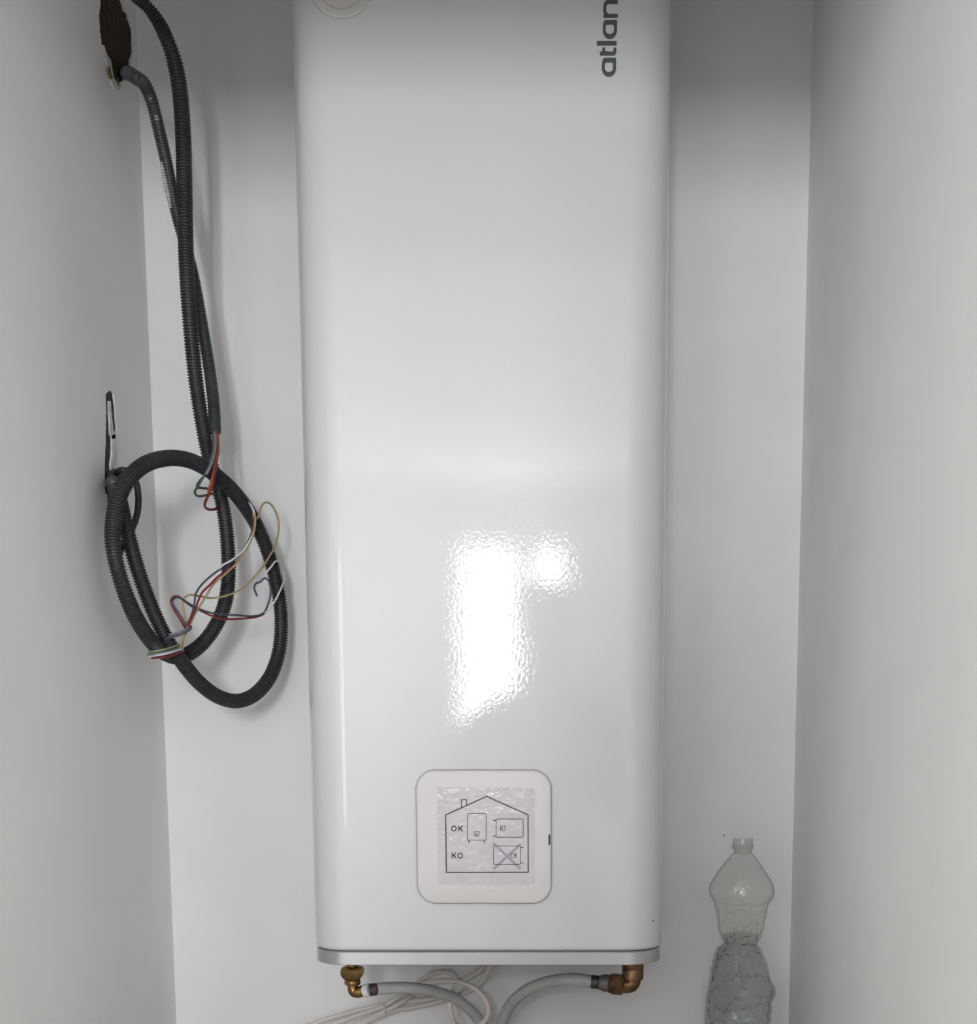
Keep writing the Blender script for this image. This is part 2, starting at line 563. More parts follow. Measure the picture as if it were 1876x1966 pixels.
# dark ridged brick behind the hole
hy = [p[0] for p in hole]
hz = [p[1] for p in hole]
V, F = [], []
N = 56
y0, y1, z0, z1 = min(hy) - 0.01, max(hy) + 0.01, min(hz) - 0.01, max(hz) + 0.01
rows = 40
for j in range(rows + 1):
    for i in range(N + 1):
        y = y0 + (y1 - y0) * i / N
        z = z0 + (z1 - z0) * j / rows
        d = 0.0012 * math.sin(i / N * math.pi * 18) + 0.0022 * noise.noise(Vector((y * 30, z * 12, 0))) - 0.0008 * (i % 2)
        V.append((XL - 0.0030 + min(d, 0.0020), y, z))
for j in range(rows):
    for i in range(N):
        k = j * (N + 1) + i
        F.append([k, k + 1, k + N + 2, k + N + 1])
obj('brick', mesh(V, F, angle=60), M['brick'], wl)['label'] = 'dark brown ridged brick showing through the hole'
# broken plaster lip, lower left of the hole
lip = onleft([(196, 88), (202, 106), (209, 116), (212, 135), (216, 152), (223, 167), (229, 164), (231, 168), (225, 174), (217, 171), (210, 158),
              (206, 138), (203, 122), (197, 108)])
o = obj('plaster_lip', fill2d([jitter(lip, 3, 0.0007, 8)], 0.004, lambda a, b, c: Vector((XL + 0.0012 + c, a, b))), M['rawplaster'], wl)
o['label'] = 'chipped white plaster edge of the hole'
rub = onleft([(221, 160), (228, 150), (236, 146), (243, 141), (246, 146), (240, 152), (232, 158), (226, 166)])
obj('rubble', fill2d([jitter(rub, 3, 0.001, 9)], 0.012, lambda a, b, c: Vector((XL - 0.009 + c, a, b))), M['ochre'], wl)
st_ = onleft([(203, 128), (206, 127), (208, 140), (211, 150), (207, 152), (204, 142)])
obj('chip', fill2d([jitter(st_, 3, 0.0006, 11)], 0.002, lambda a, b, c: Vector((XL + 0.0032 + c, a, b))), M['ochre'], wl)
# slot back and white filler
sy = [p[0] for p in slot]
sz = [p[1] for p in slot]
obj('slot_back', boxes([(XL - TL - 0.012, XL - 0.0022, min(sy) - 0.02, max(sy) + 0.02, min(sz) - 0.02, max(sz) + 0.02)]), M['slot'], wl)
for k, pf in enumerate(([(208.5, 770), (212, 772), (214, 790), (215, 806), (217, 822), (221, 832), (221, 840), (215, 843), (211, 832), (209.5, 806)],
                        [(214, 836), (220, 834), (223, 842), (224, 870), (223.5, 900), (221, 920), (217, 924), (213, 917), (212.5, 890), (215, 862)])):
    obj('plaster_filler', fill2d([jitter(onleft(pf), 3, 0.0009, 20 + k)], 0.010, lambda a, b, c: Vector((XL - 0.0045 + c, a, b))), M['rawplaster'], wl)
obj('sleeve', tube([PX(213, 905, XL - 0.004), PX(214, 925, XL + 0.004), PX(216, 955, XL + 0.006), PX(218, 990, XL + 0.006)], 0.0066, 12, 0.003), M['slot'], wl)['label'] = 'dark sleeve running down out of the slot'
# the specks on wall and tank
ps = P(1390.5, 1604, YB - 0.0005)
obj('speck', lathe([(0.0002, -0.0006), (0.0012, 0), (0.0002, 0.0006)], ps, (0, 1, 0), 10), M['speck'], wb)

# ------------------------------------------------------------------ the water heater
YH = 1.70                                       # front face
HW = 0.49
HX = -0.0997
zb = P(930, 1854.5, YH).z                       # underside of the band
zt = P(930, 1827.0, YH).z                       # band top
ztop = zb + 1.48
heater = thing('water_heater', 'tall white enamel water heater with rounded edges and silver base band on the wall', 'water heater',
               (HX, YH + 0.15, zb))


def hloop(z, inset, yb=0.295):
    r = 0.055
    q = rrect(HX - HW / 2 + inset, HX + HW / 2 - inset, YH + inset, YH + yb - inset, (0.02, 0.02, r - inset, r - inset), 14)
    out = []
    for i, p in enumerate(q):                   # holding points where the flats meet the rounded edges
        n = q[(i + 1) % len(q)]
        out.append(p)
        d = math.hypot(n[0] - p[0], n[1] - p[1])
        if d > 0.05:
            for t in (0.003 / d, 1 - 0.003 / d):
                out.append((p[0] + (n[0] - p[0]) * t, p[1] + (n[1] - p[1]) * t))
    return [Vector((x, y, z)) for x, y in out]


body = loft([hloop(zt + 0.001, 0.0040), hloop(zt + 0.0016, 0.0022), hloop(zt + 0.003, 0.0008), hloop(zt + 0.006, 0.0), hloop(zt + 0.009, 0.0), hloop(ztop - 0.024, 0.0), hloop(ztop - 0.02, 0.0),
             hloop(ztop - 0.008, 0.004), hloop(ztop, 0.018)], 45)
ob = obj('body', body, M['enamel'], heater)
obj('seam', loft([hloop(zt - 0.001, 0.0045), hloop(zt + 0.0012, 0.0045)]), M['seam'], heater)
obj('base_band', loft([hloop(zb + 0.0004, 0.0035), hloop(zb + 0.0014, 0.0016), hloop(zt - 0.0020, 0.0016), hloop(zt - 0.0008, 0.0028)], 25), M['band'],
    heater)['label'] = 'silver trim band around the base'
for zz in (0.35, 1.10):
    obj('wall_bracket', boxes([(HX - 0.2, HX + 0.2, YH + 0.294, YB, zb + zz, zb + zz + 0.07)]), M['band'], heater)
obj('speck', lathe([(0.0002, -0.0006), (0.0011, 0), (0.0002, 0.0006)], P(1254, 1768, YH + 0.013), (0, 1, 0), 10), M['speck'], ob)


def onface(u, v, Y=YH):
    p = P(u, v, Y)
    return (p.x, p.z)


# round cover high on the front, only its lower rim in the photo
cc = P(655, -27, YH)
cv = obj('round_cover', lathe([(0.0385, 0.0), (0.0385, 0.0025), (0.0365, 0.0045), (0.030, 0.0045), (0.028, 0.003), (0.0, 0.003)], cc, (0, -1, 0), 48), M['cover'], heater)
cv['label'] = 'round beige cover'

# control panel plate
pa = P(802.5, 1734, YH)
pb = P(1058.5, 1478.5, YH)


def ploop(inset, y):
    return [Vector((x, y, z)) for x, z in rrect(pa.x + inset, pb.x - inset, pa.z + inset, pb.z - inset, 0.026 - inset, 10)]


pnl = obj('control_panel', loft([ploop(0.0006, YH - 0.0008), ploop(0.0, YH - 0.0022), ploop(0.0004, YH - 0.0040), ploop(0.0016, YH - 0.0054),
                                 ploop(0.0035, YH - 0.0060)], 50), M['panel'], heater)
pnl['label'] = 'square off-white cover plate with rounded corners'
obj('gap_shade', loft([ploop(-0.0009, YH + 0.0005), ploop(-0.0009, YH - 0.0010)]), M['gap_shade'], pnl)  # grey rim standing in for the shaded gap around the plate
YP = YH - 0.0060
a = onface(1053.2, 1622, YP)
b = onface(1056.6, 1602, YP)
obj('release_slot', boxes([(a[0], b[0], YP - 0.0003, YP + 0.004, a[1], b[1])]), M['ink'], pnl)
# embossed strip
a = onface(889, 1711, YP)
b = onface(973, 1698, YP)
e = 0.0006
obj('embossed_strip', boxes([(a[0], b[0], YP - 0.0005, YP + 0.001, b[1] - e, b[1]), (a[0], b[0], YP - 0.0005, YP + 0.001, a[1], a[1] + e),
                             (a[0], a[0] + e, YP - 0.0005, YP + 0.001, a[1] + e, b[1] - e), (b[0] - e, b[0], YP - 0.0005, YP + 0.001, a[1] + e, b[1] - e)]),
    M['panel'], pnl)
# film with printed diagram
a = onface(841, 1697, YP)
b = onface(1026, 1512, YP)
film = obj('diagram_sticker', fill2d([rrect(a[0], b[0], a[1], b[1], 0.002, 3)], 0.0004, lambda x, z, c: Vector((x, YP - 0.0003 + c, z))), M['sheet'], pnl)
film['label'] = 'lilac film sticker printed with a house diagram'
YS = YP - 0.0006


def D(x, y):                                    # diagram drawing units -> face
    return onface(840 + x / 8.933, 1500 + y / 8.933, YS)


def ribbon(pts, w, closed=False):
    """mitred stroke outline(s) as quads in drawing units"""
    n = len(pts)
    V = []
    for i in range(n):
        p = Vector(pts[i])
        if closed or 0 < i < n - 1:
            d0 = (p - Vector(pts[i - 1])).normalized()
            d1 = (Vector(pts[(i + 1) % n]) - p).normalized()
        elif i == 0:
            d0 = d1 = (Vector(pts[1]) - p).normalized()
        else:
            d0 = d1 = (p - Vector(pts[i - 1])).normalized()
        t = (d0 + d1).normalized()
        nn = Vector((-t.y, t.x))
        k = w / 2 / max(0.5, nn.dot(Vector((-d0.y, d0.x))))
        V += [p + nn * k, p - nn * k]
    F = []
    for i in range(n if closed else n - 1):
        j = (i + 1) % n
        F.append([2 * i, 2 * i + 1, 2 * j + 1, 2 * j])
    return V, F


def strokes(name, lst, material, lift=0.0):
    V, F = [], []
    for pts, w, closed in lst:
        v, f = ribbon(pts, w, closed)
        k = len(V)
        for q in v:
            x, z = D(q.x, q.y)
            V.append((x, YS - lift, z))
        F += [[i + k for i in ff] for ff in f]
    me = mesh(V, F, smooth=False)
    # give the print the thickness of an ink film
    bm = bmesh.new()
    bm.from_mesh(me)
    r = bmesh.ops.extrude_face_region(bm, geom=bm.faces[:])
    for g in r['geom']:
        if isinstance(g, bmesh.types.BMVert):
            g.co.y += 0.00012
    bmesh.ops.recalc_face_normals(bm, faces=bm.faces)
    bm.to_mesh(me)
    bm.free()
    return obj(name, me, material, film)


def rr(x0, y0, x1, y1, r=12):
    return rrect(x0, x1, y0, y1, r, 4)


def ell(cx, cy, rx, ry, n=28):
    return [(cx + rx * math.cos(2 * math.pi * k / n), cy + ry * math.sin(2 * math.pi * k / n)) for k in range(n)]


def sq(x0, y0, x1, y1):
    return [(x0, y0), (x1, y0), (x1, y1), (x0, y1)]


strokes('house_outline', [([(140, 578), (843, 260), (1553, 575), (1557, 1560), (153, 1562)], 19, True),
                          ([(412, 455), (410, 318), (500, 318), (500, 412)], 14, False)], M['ink'])
strokes('tank_drawing', [(rr(514, 550, 834, 1010, 16), 10, True), ([(540, 1010), (540, 1062)], 15, False), ([(806, 1010), (806, 1062)], 15, False),
                         (sq(634, 864, 714, 940), 9, True), (sq(662, 900, 688, 928), 9, True)], M['ink'])
strokes('tank_drawing', [(rr(1007, 646, 1470, 962, 16), 11, True), ([(955, 672), (1007, 672)], 15, False), ([(955, 938), (1007, 938)], 15, False),
                         (sq(1082, 767, 1156, 846), 9, True), (sq(1090, 792, 1116, 818), 9, True)], M['ink'])
strokes('tank_drawing', [(rr(961, 1110, 1425, 1424, 16), 10, True), ([(1425, 1137), (1476, 1137)], 15, False), ([(1425, 1400), (1476, 1400)], 15, False),
                         (sq(1273, 1240, 1347, 1308), 9, True), (sq(1318, 1262, 1340, 1284), 9, True)], M['ink'])
strokes('cross_stroke', [([(958, 1062), (1425, 1505)], 44, False)], M['ink_grey'], -0.00004)
strokes('cross_stroke', [([(1425, 1078), (962, 1505)], 44, False)], M['ink_grey'], -0.00008)
for (ox, kx, cy) in ((282, 355, 810), (390, 246, 1275)):
    strokes('letter', [(ell(ox, cy, 39, 41), 19, True)], M['ink'])
    strokes('letter', [([(kx + 9, cy - 48), (kx + 9, cy + 48)], 19, False), ([(kx + 74, cy - 48), (kx + 14, cy + 12)], 18, False),
                       ([(kx + 32, cy - 8), (kx + 78, cy + 48)], 20, False)], M['ink'])


# lettering running up the right of the front
def L(x, y):
    return onface(1100 + x / 6.253, y / 6.253, YH)


def letter(polys):
    me = fill2d([[L(*q) for q in p] for p in polys], 0.0005, lambda x, z, c: Vector((x, YH - 0.0003 + c, z)))
    obj('logo_letter', me, M['logo'], heater)


def arc(cx, cy, rx, ry, a0, a1, n=12):
    return [(cx + rx * math.cos(math.radians(a0 + (a1 - a0) * k / n)), cy + ry * math.sin(math.radians(a0 + (a1 - a0) * k / n))) for k in range(n + 1)]


def letter_a(dx, dy):
    out = [(372, 700), (380, 697)] + [(514, 697), (519, 704), (519, 800)] + arc(433, 815, 86, 110, 0, 180, 20) + [(347, 800), (352, 745), (360, 715)]
    inn = [(398, 752), (470, 752), (481, 768), (482, 815)] + arc(432, 822, 50, 44, 0, 180, 14) + [(382, 810), (385, 770)]
    letter([[(x + dx, y + dy) for x, y in out], [(x + dx, y + dy) for x, y in inn]])


def letter_t(dx, dy):
    letter([[(x + dx, y + dy) for x, y in [(326, 620), (352, 618), (356, 570), (384, 570), (386, 616), (470, 622), (486, 616), (490, 572), (519, 574),
                                           (521, 625), (514, 652), (498, 668), (325, 668)]]])


letter_a(0, 0)
letter_t(0, 0)
letter([[(288, 495), (525, 495), (525, 548), (288, 548)]])
letter_a(11, -455)
letter([[(537, 215), (537, 170), (430, 166), (408, 152), (400, 130), (400, 85), (410, 58), (432, 48), (539, 50), (539, 0), (425, -4), (388, 14), (368, 55), (364, 120),
         (368, 160), (378, 178), (364, 190), (368, 215)]])
letter_t(14, -700)
letter([[(372, -150), (545, -150), (545, -202), (372, -202)]])
letter([[(300, -150), (340, -150), (340, -202), (300, -202)]])
letter([[(548, -238 - 210), (514, -238 - 206), (508, -300), (486, -272), (432, -272), (412, -300), (408, -238 - 206), (376, -238 - 210), (372, -300), (396, -250),
         (430, -226), (500, -226), (530, -250), (548, -300)]])


# ------------------------------------------------------------------ fittings and hoses under the heater
YFT = 1.81
PXM = YFT / 0.985 / F_PX                        # metres per pixel there


def brass_left():
    c = P(676.5, 1868, YFT)
    t = thing('brass_elbow_fitting', 'golden brass union and elbow under the left end of the water heater', 'pipe fitting', c)
    s = PXM
    obj('pipe_stub', lathe([(11 * s, 0), (11 * s, zb + 0.001 - c.z)], c, 'Z', 24), M['brass'], t)
    obj('hex_nut', lathe([(13 * s, -14.5 * s), (18.5 * s, -10 * s), (23.5 * s, -3 * s), (24 * s, 6 * s), (22 * s, 11 * s), (16 * s, 13 * s)], c, 'Z', 6, True), M['brass'], t)
    obj('collar', lathe([(11 * s, -24 * s), (15 * s, -22 * s), (16 * s, -17.5 * s), (15 * s, -14.5 * s), (13.5 * s, -12 * s)], c, 'Z', 28), M['brass'], t)
    p0 = c + Vector((0, 0, -22 * s))
    path = [p0, c + Vector((0.3 * s, 0, -30 * s)), c + Vector((3 * s, -0.5 * s, -36.5 * s)), c + Vector((11 * s, -2 * s, -37 * s)), c + Vector((24 * s, -4 * s, -33.5 * s))]
    pth = catmull(path, 0.0012)
    V, F = sweep(pth, [s * (9.6 + 1.6 * min(1, i / len(pth) * 1.6)) for i in range(len(pth))], 20)
    obj('elbow', mesh(V, F, angle=50), M['brass'], t)
    return t, c


fit_l, cl = brass_left()


def between(u0, v0, u1, v1, Y0, Y1):
    return P(u0, v0, Y0), P(u1, v1, Y1)


hose_l = thing('flexible_hose', 'grey flexible hose curving down from the left brass elbow with a brown collar', 'hose', P(930, 1990, 1.95), 'hoses under the water heater')
p, q = between(700, 1902.5, 709, 1901, 1.803, 1.80)
ax = (q - p)
obj('washer', lathe([(11.5 * PXM, 0), (13.3 * PXM, 0.001), (13.5 * PXM, ax.length), (12 * PXM, ax.length + 0.001)], p, ax, 24), M['white_ring'], fit_l)['label'] = 'white plastic ring'
p, q = between(709.5, 1900.5, 724, 1899, 1.80, 1.802)
ax = (q - p)
obj('ferrule', lathe([(11 * PXM, 0), (12 * PXM, 0.0012), (12 * PXM, ax.length - 0.001), (11 * PXM, ax.length)], p, ax, 24), M['brown_ring'], hose_l)['label'] = 'dark brown collar'
hp = [(722, 1899, 1.802), (745, 1897, 1.812), (780, 1896.5, 1.83), (820, 1901, 1.86), (855, 1910, 1.89), (885, 1925, 1.92), (908, 1945, 1.94), (925, 1968, 1.95), (936, 1990, 1.955)]
pts = [P(*h) for h in hp]
pts.append(Vector((pts[-1].x + 0.004, pts[-1].y, ZL + 0.001)))
obj('hose', tube(pts, 0.0089, 18, 0.003), M['hose'], hose_l)


def fitting_right():
    c = P(1215, 1867, YFT)
    t = thing('brass_elbow_fitting', 'aged coppery brass elbow with greenish nuts under the right end of the water heater', 'pipe fitting', c)
    s = PXM
    obj('pipe_socket', lathe([(19 * s, -13.5 * s), (20.5 * s, -12 * s), (20.8 * s, 7 * s), (20.2 * s, 8 * s), (21 * s, 10 * s), (20.5 * s, zb + 0.001 - c.z)], c, 'Z', 30), M['brass_dark'], t)
    path = [c + Vector((0, 0, -8 * s)), c + Vector((0, 0, -16 * s)), c + Vector((-3.5 * s, 0, -23 * s)), c + Vector((-12 * s, 0, -25 * s)), c + Vector((-24 * s, 0, -24 * s))]
    pth = catmull(path, 0.0012)
    V, F = sweep(pth, 15.6 * s, 24)
    obj('elbow', mesh(V, F, angle=50), M['brass_dark'], t)
    ax = Vector((-1, 0, 0.10))
    k = c + Vector((-17 * s, 0, -24.2 * s))
    obj('hex_nut', lathe([(17 * s, 0), (20.5 * s, 2 * s), (21.5 * s, 8 * s), (21.5 * s, 20 * s), (18.5 * s, 28 * s), (16.5 * s, 31 * s)], k, ax, 6, True), M['brass_dark'], t)
    k2 = k + ax.normalized() * 30 * s
    obj('nut', lathe([(15.5 * s, 0), (17 * s, 2 * s), (17 * s, 9 * s), (14.5 * s, 14 * s), (14 * s, 19 * s)], k2, ax, 24), M['patina'], t)['label'] = 'nut with green patina'
    return t, k2 + ax.normalized() * 17 * s, ax.normalized()


fit_r, pe, axr = fitting_right()
hose_r = thing('flexible_hose', 'grey flexible hose arching down from the right brass elbow with a dark collar', 'hose', P(958, 2000, 1.95), 'hoses under the water heater')
obj('ferrule', lathe([(12.2 * PXM, 0), (13.2 * PXM, 0.0012), (13.0 * PXM, 0.0055), (13.2 * PXM, 0.0115), (12.2 * PXM, 0.013)], pe, axr, 24), M['dark_ring'], hose_r)['label'] = 'dark metal collar'
pts = [pe + axr * 0.009]
for h in [(1112, 1880.5, 1.82), (1080, 1881, 1.835), (1046, 1887, 1.86), (1012, 1901, 1.89), (988, 1920, 1.915), (972, 1943, 1.94), (962, 1970, 1.955), (958, 1995, 1.96)]:
    pts.append(P(*h))
pts.append(Vector((pts[-1].x - 0.002, pts[-1].y, ZL + 0.001)))
obj('hose', tube(pts, 0.0092, 18, 0.003), M['hose'], hose_r)

# white mains cable, coiled and tied
cab = thing('power_cable', 'ivory power cable looped and tied in a bundle below the water heater', 'cable', P(735, 1960, 1.96))
RC = 0.0040
strands = [
    [(940, 1840, 1.985), (939, 1856, 1.985), (933, 1874, 1.99), (922, 1888, 1.995), (905, 1900, 2.0), (888, 1908, 2.0), (868, 1914, 2.002), (840, 1917, 2.003), (800, 1921, 2.004), (765, 1925, 1.998),
     (737, 1930, 1.985), (700, 1937, 1.98), (650, 1950, 1.97), (600, 1966, 1.96), (560, 1982, 1.95)],
    [(935, 1842, 1.995), (926, 1860, 2.0), (908, 1872, 2.004), (893, 1881, 2.006), (880, 1884, 2.008), (874, 1874, 2.010), (862, 1867, 2.010), (845, 1866, 2.010), (828, 1871, 2.010), (808, 1883, 2.008), (790, 1899, 1.998),
     (764, 1915, 1.985), (734, 1933, 1.978), (690, 1948, 1.965), (643, 1966, 1.95), (610, 1980, 1.945)],
    [(790, 1897, 2.002), (806, 1892, 2.002), (826, 1886, 1.98), (856, 1883, 1.955), (884, 1886, 1.935), (909, 1896, 1.925), (928, 1913, 1.922), (938, 1934, 1.922), (936, 1952, 1.924), (922, 1968, 1.928), (900, 1975, 1.93), (882, 1971, 1.92),
     (870, 1957, 1.905), (864, 1938, 1.90), (866, 1917, 1.905), (871, 1901, 1.918), (878, 1890, 1.925)],
    [(800, 1896, 2.010), (797, 1905, 2.004), (768, 1926, 1.98), (738, 1942, 1.972), (710, 1954, 1.962), (685, 1967, 1.95), (655, 1982, 1.94)],
    [(885, 1908, 2.000), (868, 1914, 1.985), (852, 1920, 1.99), (824, 1928, 2.0), (790, 1935, 1.995), (762, 1939, 1.985), (737, 1947, 1.972), (700, 1964, 1.955), (668, 1982, 1.945)],
]
for s in strands:
    obj('strand', tube([P(*h) for h in s], RC, 10, 0.003), M['cable_white'], cab)
tc_ = P(735, 1938, 1.9745)
tie = [P(735 + 4 * math.cos(a) + 1.5 * math.sin(a), 1938.5 + 11 * math.sin(a), 1.978 + 0.014 * -math.cos(a)) for a in [2 * math.pi * k / 20 for k in range(21)]]
obj('cable_tie', tube(tie, 0.0011, 8, 0.002), M['cable_white'], cab)

# ------------------------------------------------------------------ conduits and wires


def ybase(u):
    return 1.725 + max(0, (u - 205)) / 335 * 0.235


def Q(u, v, dy=0.0):
    return P(u, v, min(ybase(u) + dy, YB - 0.013))


coil = thing('corrugated_conduit', 'thick charcoal corrugated conduit hanging from above and coiled beside the water heater', 'conduit', PX(225, 1010, XL + 0.05))
A = [(225, -62, 0.02), (250, -16, 0.03), (280, 10, 0.03), (304, 42, 0.02), (320, 75, 0.01), (334, 115, 0.01), (344, 165, 0.01), (350, 230, 0.01), (353, 300, 0.01), (355, 400, 0.01), (357, 480, 0.01), (361, 560, 0.01), (367, 640, 0.012),
     (376, 730, 0.015), (388, 810, 0.02), (402, 880, 0.025), (418, 930, 0.022), (431, 990, 0.02), (438, 1060, 0.018), (438, 1120, 0.015), (430, 1165, 0.015), (412, 1205, 0.02), (384, 1240, 0.028),
     (348, 1261, 0.03), (318, 1255, 0.018), (288, 1228, -0.004), (258, 1180, -0.015), (234, 1120, -0.018), (219, 1060, -0.015), (217, 1010, -0.010), (226, 960, -0.008), (246, 920, -0.010), (278, 892, -0.014),
     (318, 880, -0.018), (356, 882, -0.018), (392, 897, -0.014), (426, 922, -0.012), (458, 955, -0.008), (487, 998, -0.005), (509, 1045, -0.004), (526, 1100, -0.004), (537, 1155, -0.004), (540, 1205, -0.004), (534, 1258, -0.004),
     (517, 1302, -0.004), (488, 1334, -0.004), (455, 1346, -0.004), (418, 1337, -0.004), (383, 1311, -0.006), (354, 1277, -0.008), (326, 1237, -0.004), (303, 1193, 0.006), (281, 1140, 0.014), (262, 1085, 0.018), (247, 1030, 0.022),
     (234, 980, 0.020), (223, 942, 0.006)]
pts = [Q(*a) for a in A]
pts.append(PX(216, 926, XL - 0.004))
obj('conduit', corrugated(pts, 0.0110, taper=0.13), M['conduit'], coil)

thin = thing('corrugated_conduit', 'thin grey-green corrugated conduit from the broken wall hole with loose wires at its end', 'conduit', PX(245, 141, XL + 0.001))
Bp = [PX(240, 140, XL - 0.010)] + [Q(*b) for b in [(258, 147, 0.02), (276, 160, 0.025), (290, 190, 0.03), (303, 240, 0.035), (317, 300, 0.035), (329, 360, 0.037), (342, 420, 0.037), (356, 470, 0.037), (371, 530, 0.035), (384, 600, 0.033), (396, 670, 0.030),
                                                   (405, 730, 0.022), (411, 785, 0.012), (413, 832, 0.004)]]
obj('sheath', corrugated(Bp, 0.0088, 0.0034, 0.0013, 14), M['conduit_thin'], thin)


def wire(pts, r, m, parent, name='wire'):
    return obj(name, tube([Q(*p) for p in pts], r, 8, 0.0015), m, parent)


# plaster bits and ridge highlights built as pale lumps on the thin conduit, pressed on its left flank
pth = catmull(Bp, 0.0017)


def pale_strip(v0, v1, side, w):
    sel = []
    for p in pth:
        d = p - CAM
        Dp = d.y * ct - d.z * st
        v = CY - F_PX * (d.y * st + d.z * ct) / Dp
        if v0 <= v <= v1:
            sel.append(p)
    q = [p + Vector((side * 0.0058, -0.0058, 0)) for p in sel]
    n = len(q)
    V, F = sweep(q, [w * (0.45 + 0.55 * math.sin(math.pi * (i + 0.5) / n)) * (0.45 + 0.75 * (i % 2)) for i in range(n)], 8)
    obj('plaster_glint', mesh(V, F), M['plaster_glint'], thin)


pale_strip(312, 404, -0.85, 0.0046)
pale_strip(182, 202, 0.1, 0.0038)
pale_strip(222, 238, 0.3, 0.0036)

RW = 0.0019
wire([(416, 826, 0.004), (418.5, 845, -0.005), (419, 865, -0.015), (415, 890, -0.035), (411, 915, -0.045), (406, 938, -0.045), (398, 955, -0.035), (393, 968, -0.02), (396, 976, -0.005), (406, 978.5, 0.01), (420, 976, 0.02)], RW, M['w_red'], thin)
wire([(415, 828, 0.0), (417, 848, -0.010), (416, 872, -0.024), (411, 896, -0.040), (408, 915, -0.05), (404, 932, -0.05), (400, 946, -0.04)], RW, M['w_orange'], thin)
wire([(411, 826, 0.004), (412, 850, -0.012), (410, 872, -0.03), (403, 893, -0.042), (393, 912, -0.042), (380, 928, -0.03), (378.5, 935, -0.02), (386, 937, -0.008), (398, 938, 0.005), (412, 940, 0.012)], RW * 0.9, M['w_green'], thin)
wire([(409, 828, 0.004), (410, 852, -0.014), (407, 876, -0.034), (400, 898, -0.046), (389, 918, -0.044), (380, 934, -0.032), (374, 944, -0.02), (377, 951, -0.012), (388, 952.5, 0.0), (402, 949, 0.008), (414, 947, 0.016)], RW * 0.9, M['w_green'], thin)
wire([(412, 827, 0.002), (413.5, 850, -0.016), (410, 876, -0.036), (403, 897, -0.05), (396, 911, -0.05)], RW, M['w_grey'], thin)

# the bunch of fine coloured wires
bunch = thing('wire_bundle', 'tangled fine wires in red, yellow, blue and white wound around the coiled conduit', 'wires', Q(350, 1240, -0.03))
RB = 0.00145
F_ = -0.028
wire([(472, 962, -0.010), (480, 972, -0.022), (486, 990, F_), (486, 1010, F_), (480, 1032, F_), (467, 1055, F_), (452, 1073, -0.02), (436, 1086, -0.02), (421, 1094, F_), (400, 1110, F_), (386, 1124, F_), (376, 1140, F_), (373, 1160, F_), (368, 1180, F_), (360, 1200, F_),
      (356, 1212, F_)], RB, M['w_blue'], bunch)
wire([(474, 964, -0.010), (482, 975, -0.024), (488, 994, -0.030), (487, 1014, -0.03), (481, 1036, -0.03), (468, 1060, -0.03), (452, 1082, -0.03), (436, 1096, -0.034), (418, 1108, -0.034), (402, 1124, -0.034), (388, 1138, -0.034), (380, 1155, -0.034), (375, 1170, -0.034),
      (368, 1184, -0.034), (360, 1202, -0.034), (356, 1214, -0.03)], RB * 1.1, M['w_red'], bunch)
wire([(475, 962, -0.012), (484, 974, -0.026), (490, 994, -0.034), (488, 1018, -0.034), (478, 1040, -0.034), (464, 1060, -0.034), (444, 1076, -0.034), (428, 1085, -0.03), (414, 1098, -0.026)], RB, M['w_white'], bunch)
wire([(477, 966, -0.012), (486, 980, -0.028), (490, 1000, -0.036), (487, 1024, -0.036), (478, 1046, -0.036), (466, 1064, -0.036), (456, 1080, -0.036), (444, 1092, -0.036), (428, 1106, -0.036), (410, 1122, -0.03), (396, 1144, -0.03), (386, 1160, -0.03), (374, 1180, -0.03), (366, 1196, -0.03),
      (358, 1214, -0.03), (350, 1228, -0.028), (346, 1244, -0.02)], RB, M['w_yellow'], bunch)
wire([(478, 968, -0.012), (485, 982, -0.027), (489, 996, -0.030), (494, 995, -0.030), (499, 982, -0.028), (503, 970, -0.026), (511, 964.5, -0.024), (521, 969, -0.022), (529, 982, -0.022), (535, 1002, -0.022), (534, 1026, -0.022), (526, 1052, -0.024), (515, 1072, -0.026), (503, 1090, -0.026),
      (488, 1108, -0.024), (470, 1126, -0.022), (450, 1138, -0.026), (425, 1146, -0.026), (402, 1148, -0.02), (380, 1144, -0.02), (364, 1142, -0.02), (354, 1148, -0.02), (351, 1160, -0.02), (354, 1178, -0.022), (358, 1194, -0.024), (360, 1206, -0.028), (352, 1226, -0.028), (351, 1240, -0.02)],
     RB, M['w_yellow'], bunch)
wire([(357, 1208, -0.03), (346, 1190, -0.028), (334, 1170, -0.026), (328, 1155, -0.024), (333, 1146, -0.022), (342, 1145, -0.022), (354, 1154, -0.02), (368, 1164, -0.018), (384, 1172, -0.018), (408, 1183, -0.025), (424, 1188, -0.030), (440, 1189, -0.028), (462, 1188, -0.02), (484, 1186, -0.018), (500, 1182, -0.018),
      (511, 1176, -0.020)], RB, M['w_red'], bunch)
wire([(359, 1206, -0.032), (350, 1188, -0.030), (337, 1168, -0.028), (331, 1156, -0.026), (336, 1148, -0.024), (346, 1148, -0.024), (358, 1156, -0.022), (372, 1164, -0.020), (390, 1172, -0.022), (412, 1178, -0.028), (436, 1180, -0.030), (456, 1181, -0.022), (476, 1183, -0.020), (494, 1182, -0.020), (507, 1176, -0.021),
      (514, 1162, -0.022), (519, 1144, -0.024), (519, 1126, -0.026), (515, 1114, -0.026), (508, 1110, -0.024), (500, 1117, -0.020), (492, 1120, -0.018), (488, 1129, -0.018), (491, 1138, -0.018), (494, 1145, -0.018)], RB, M['w_blue'], bunch)
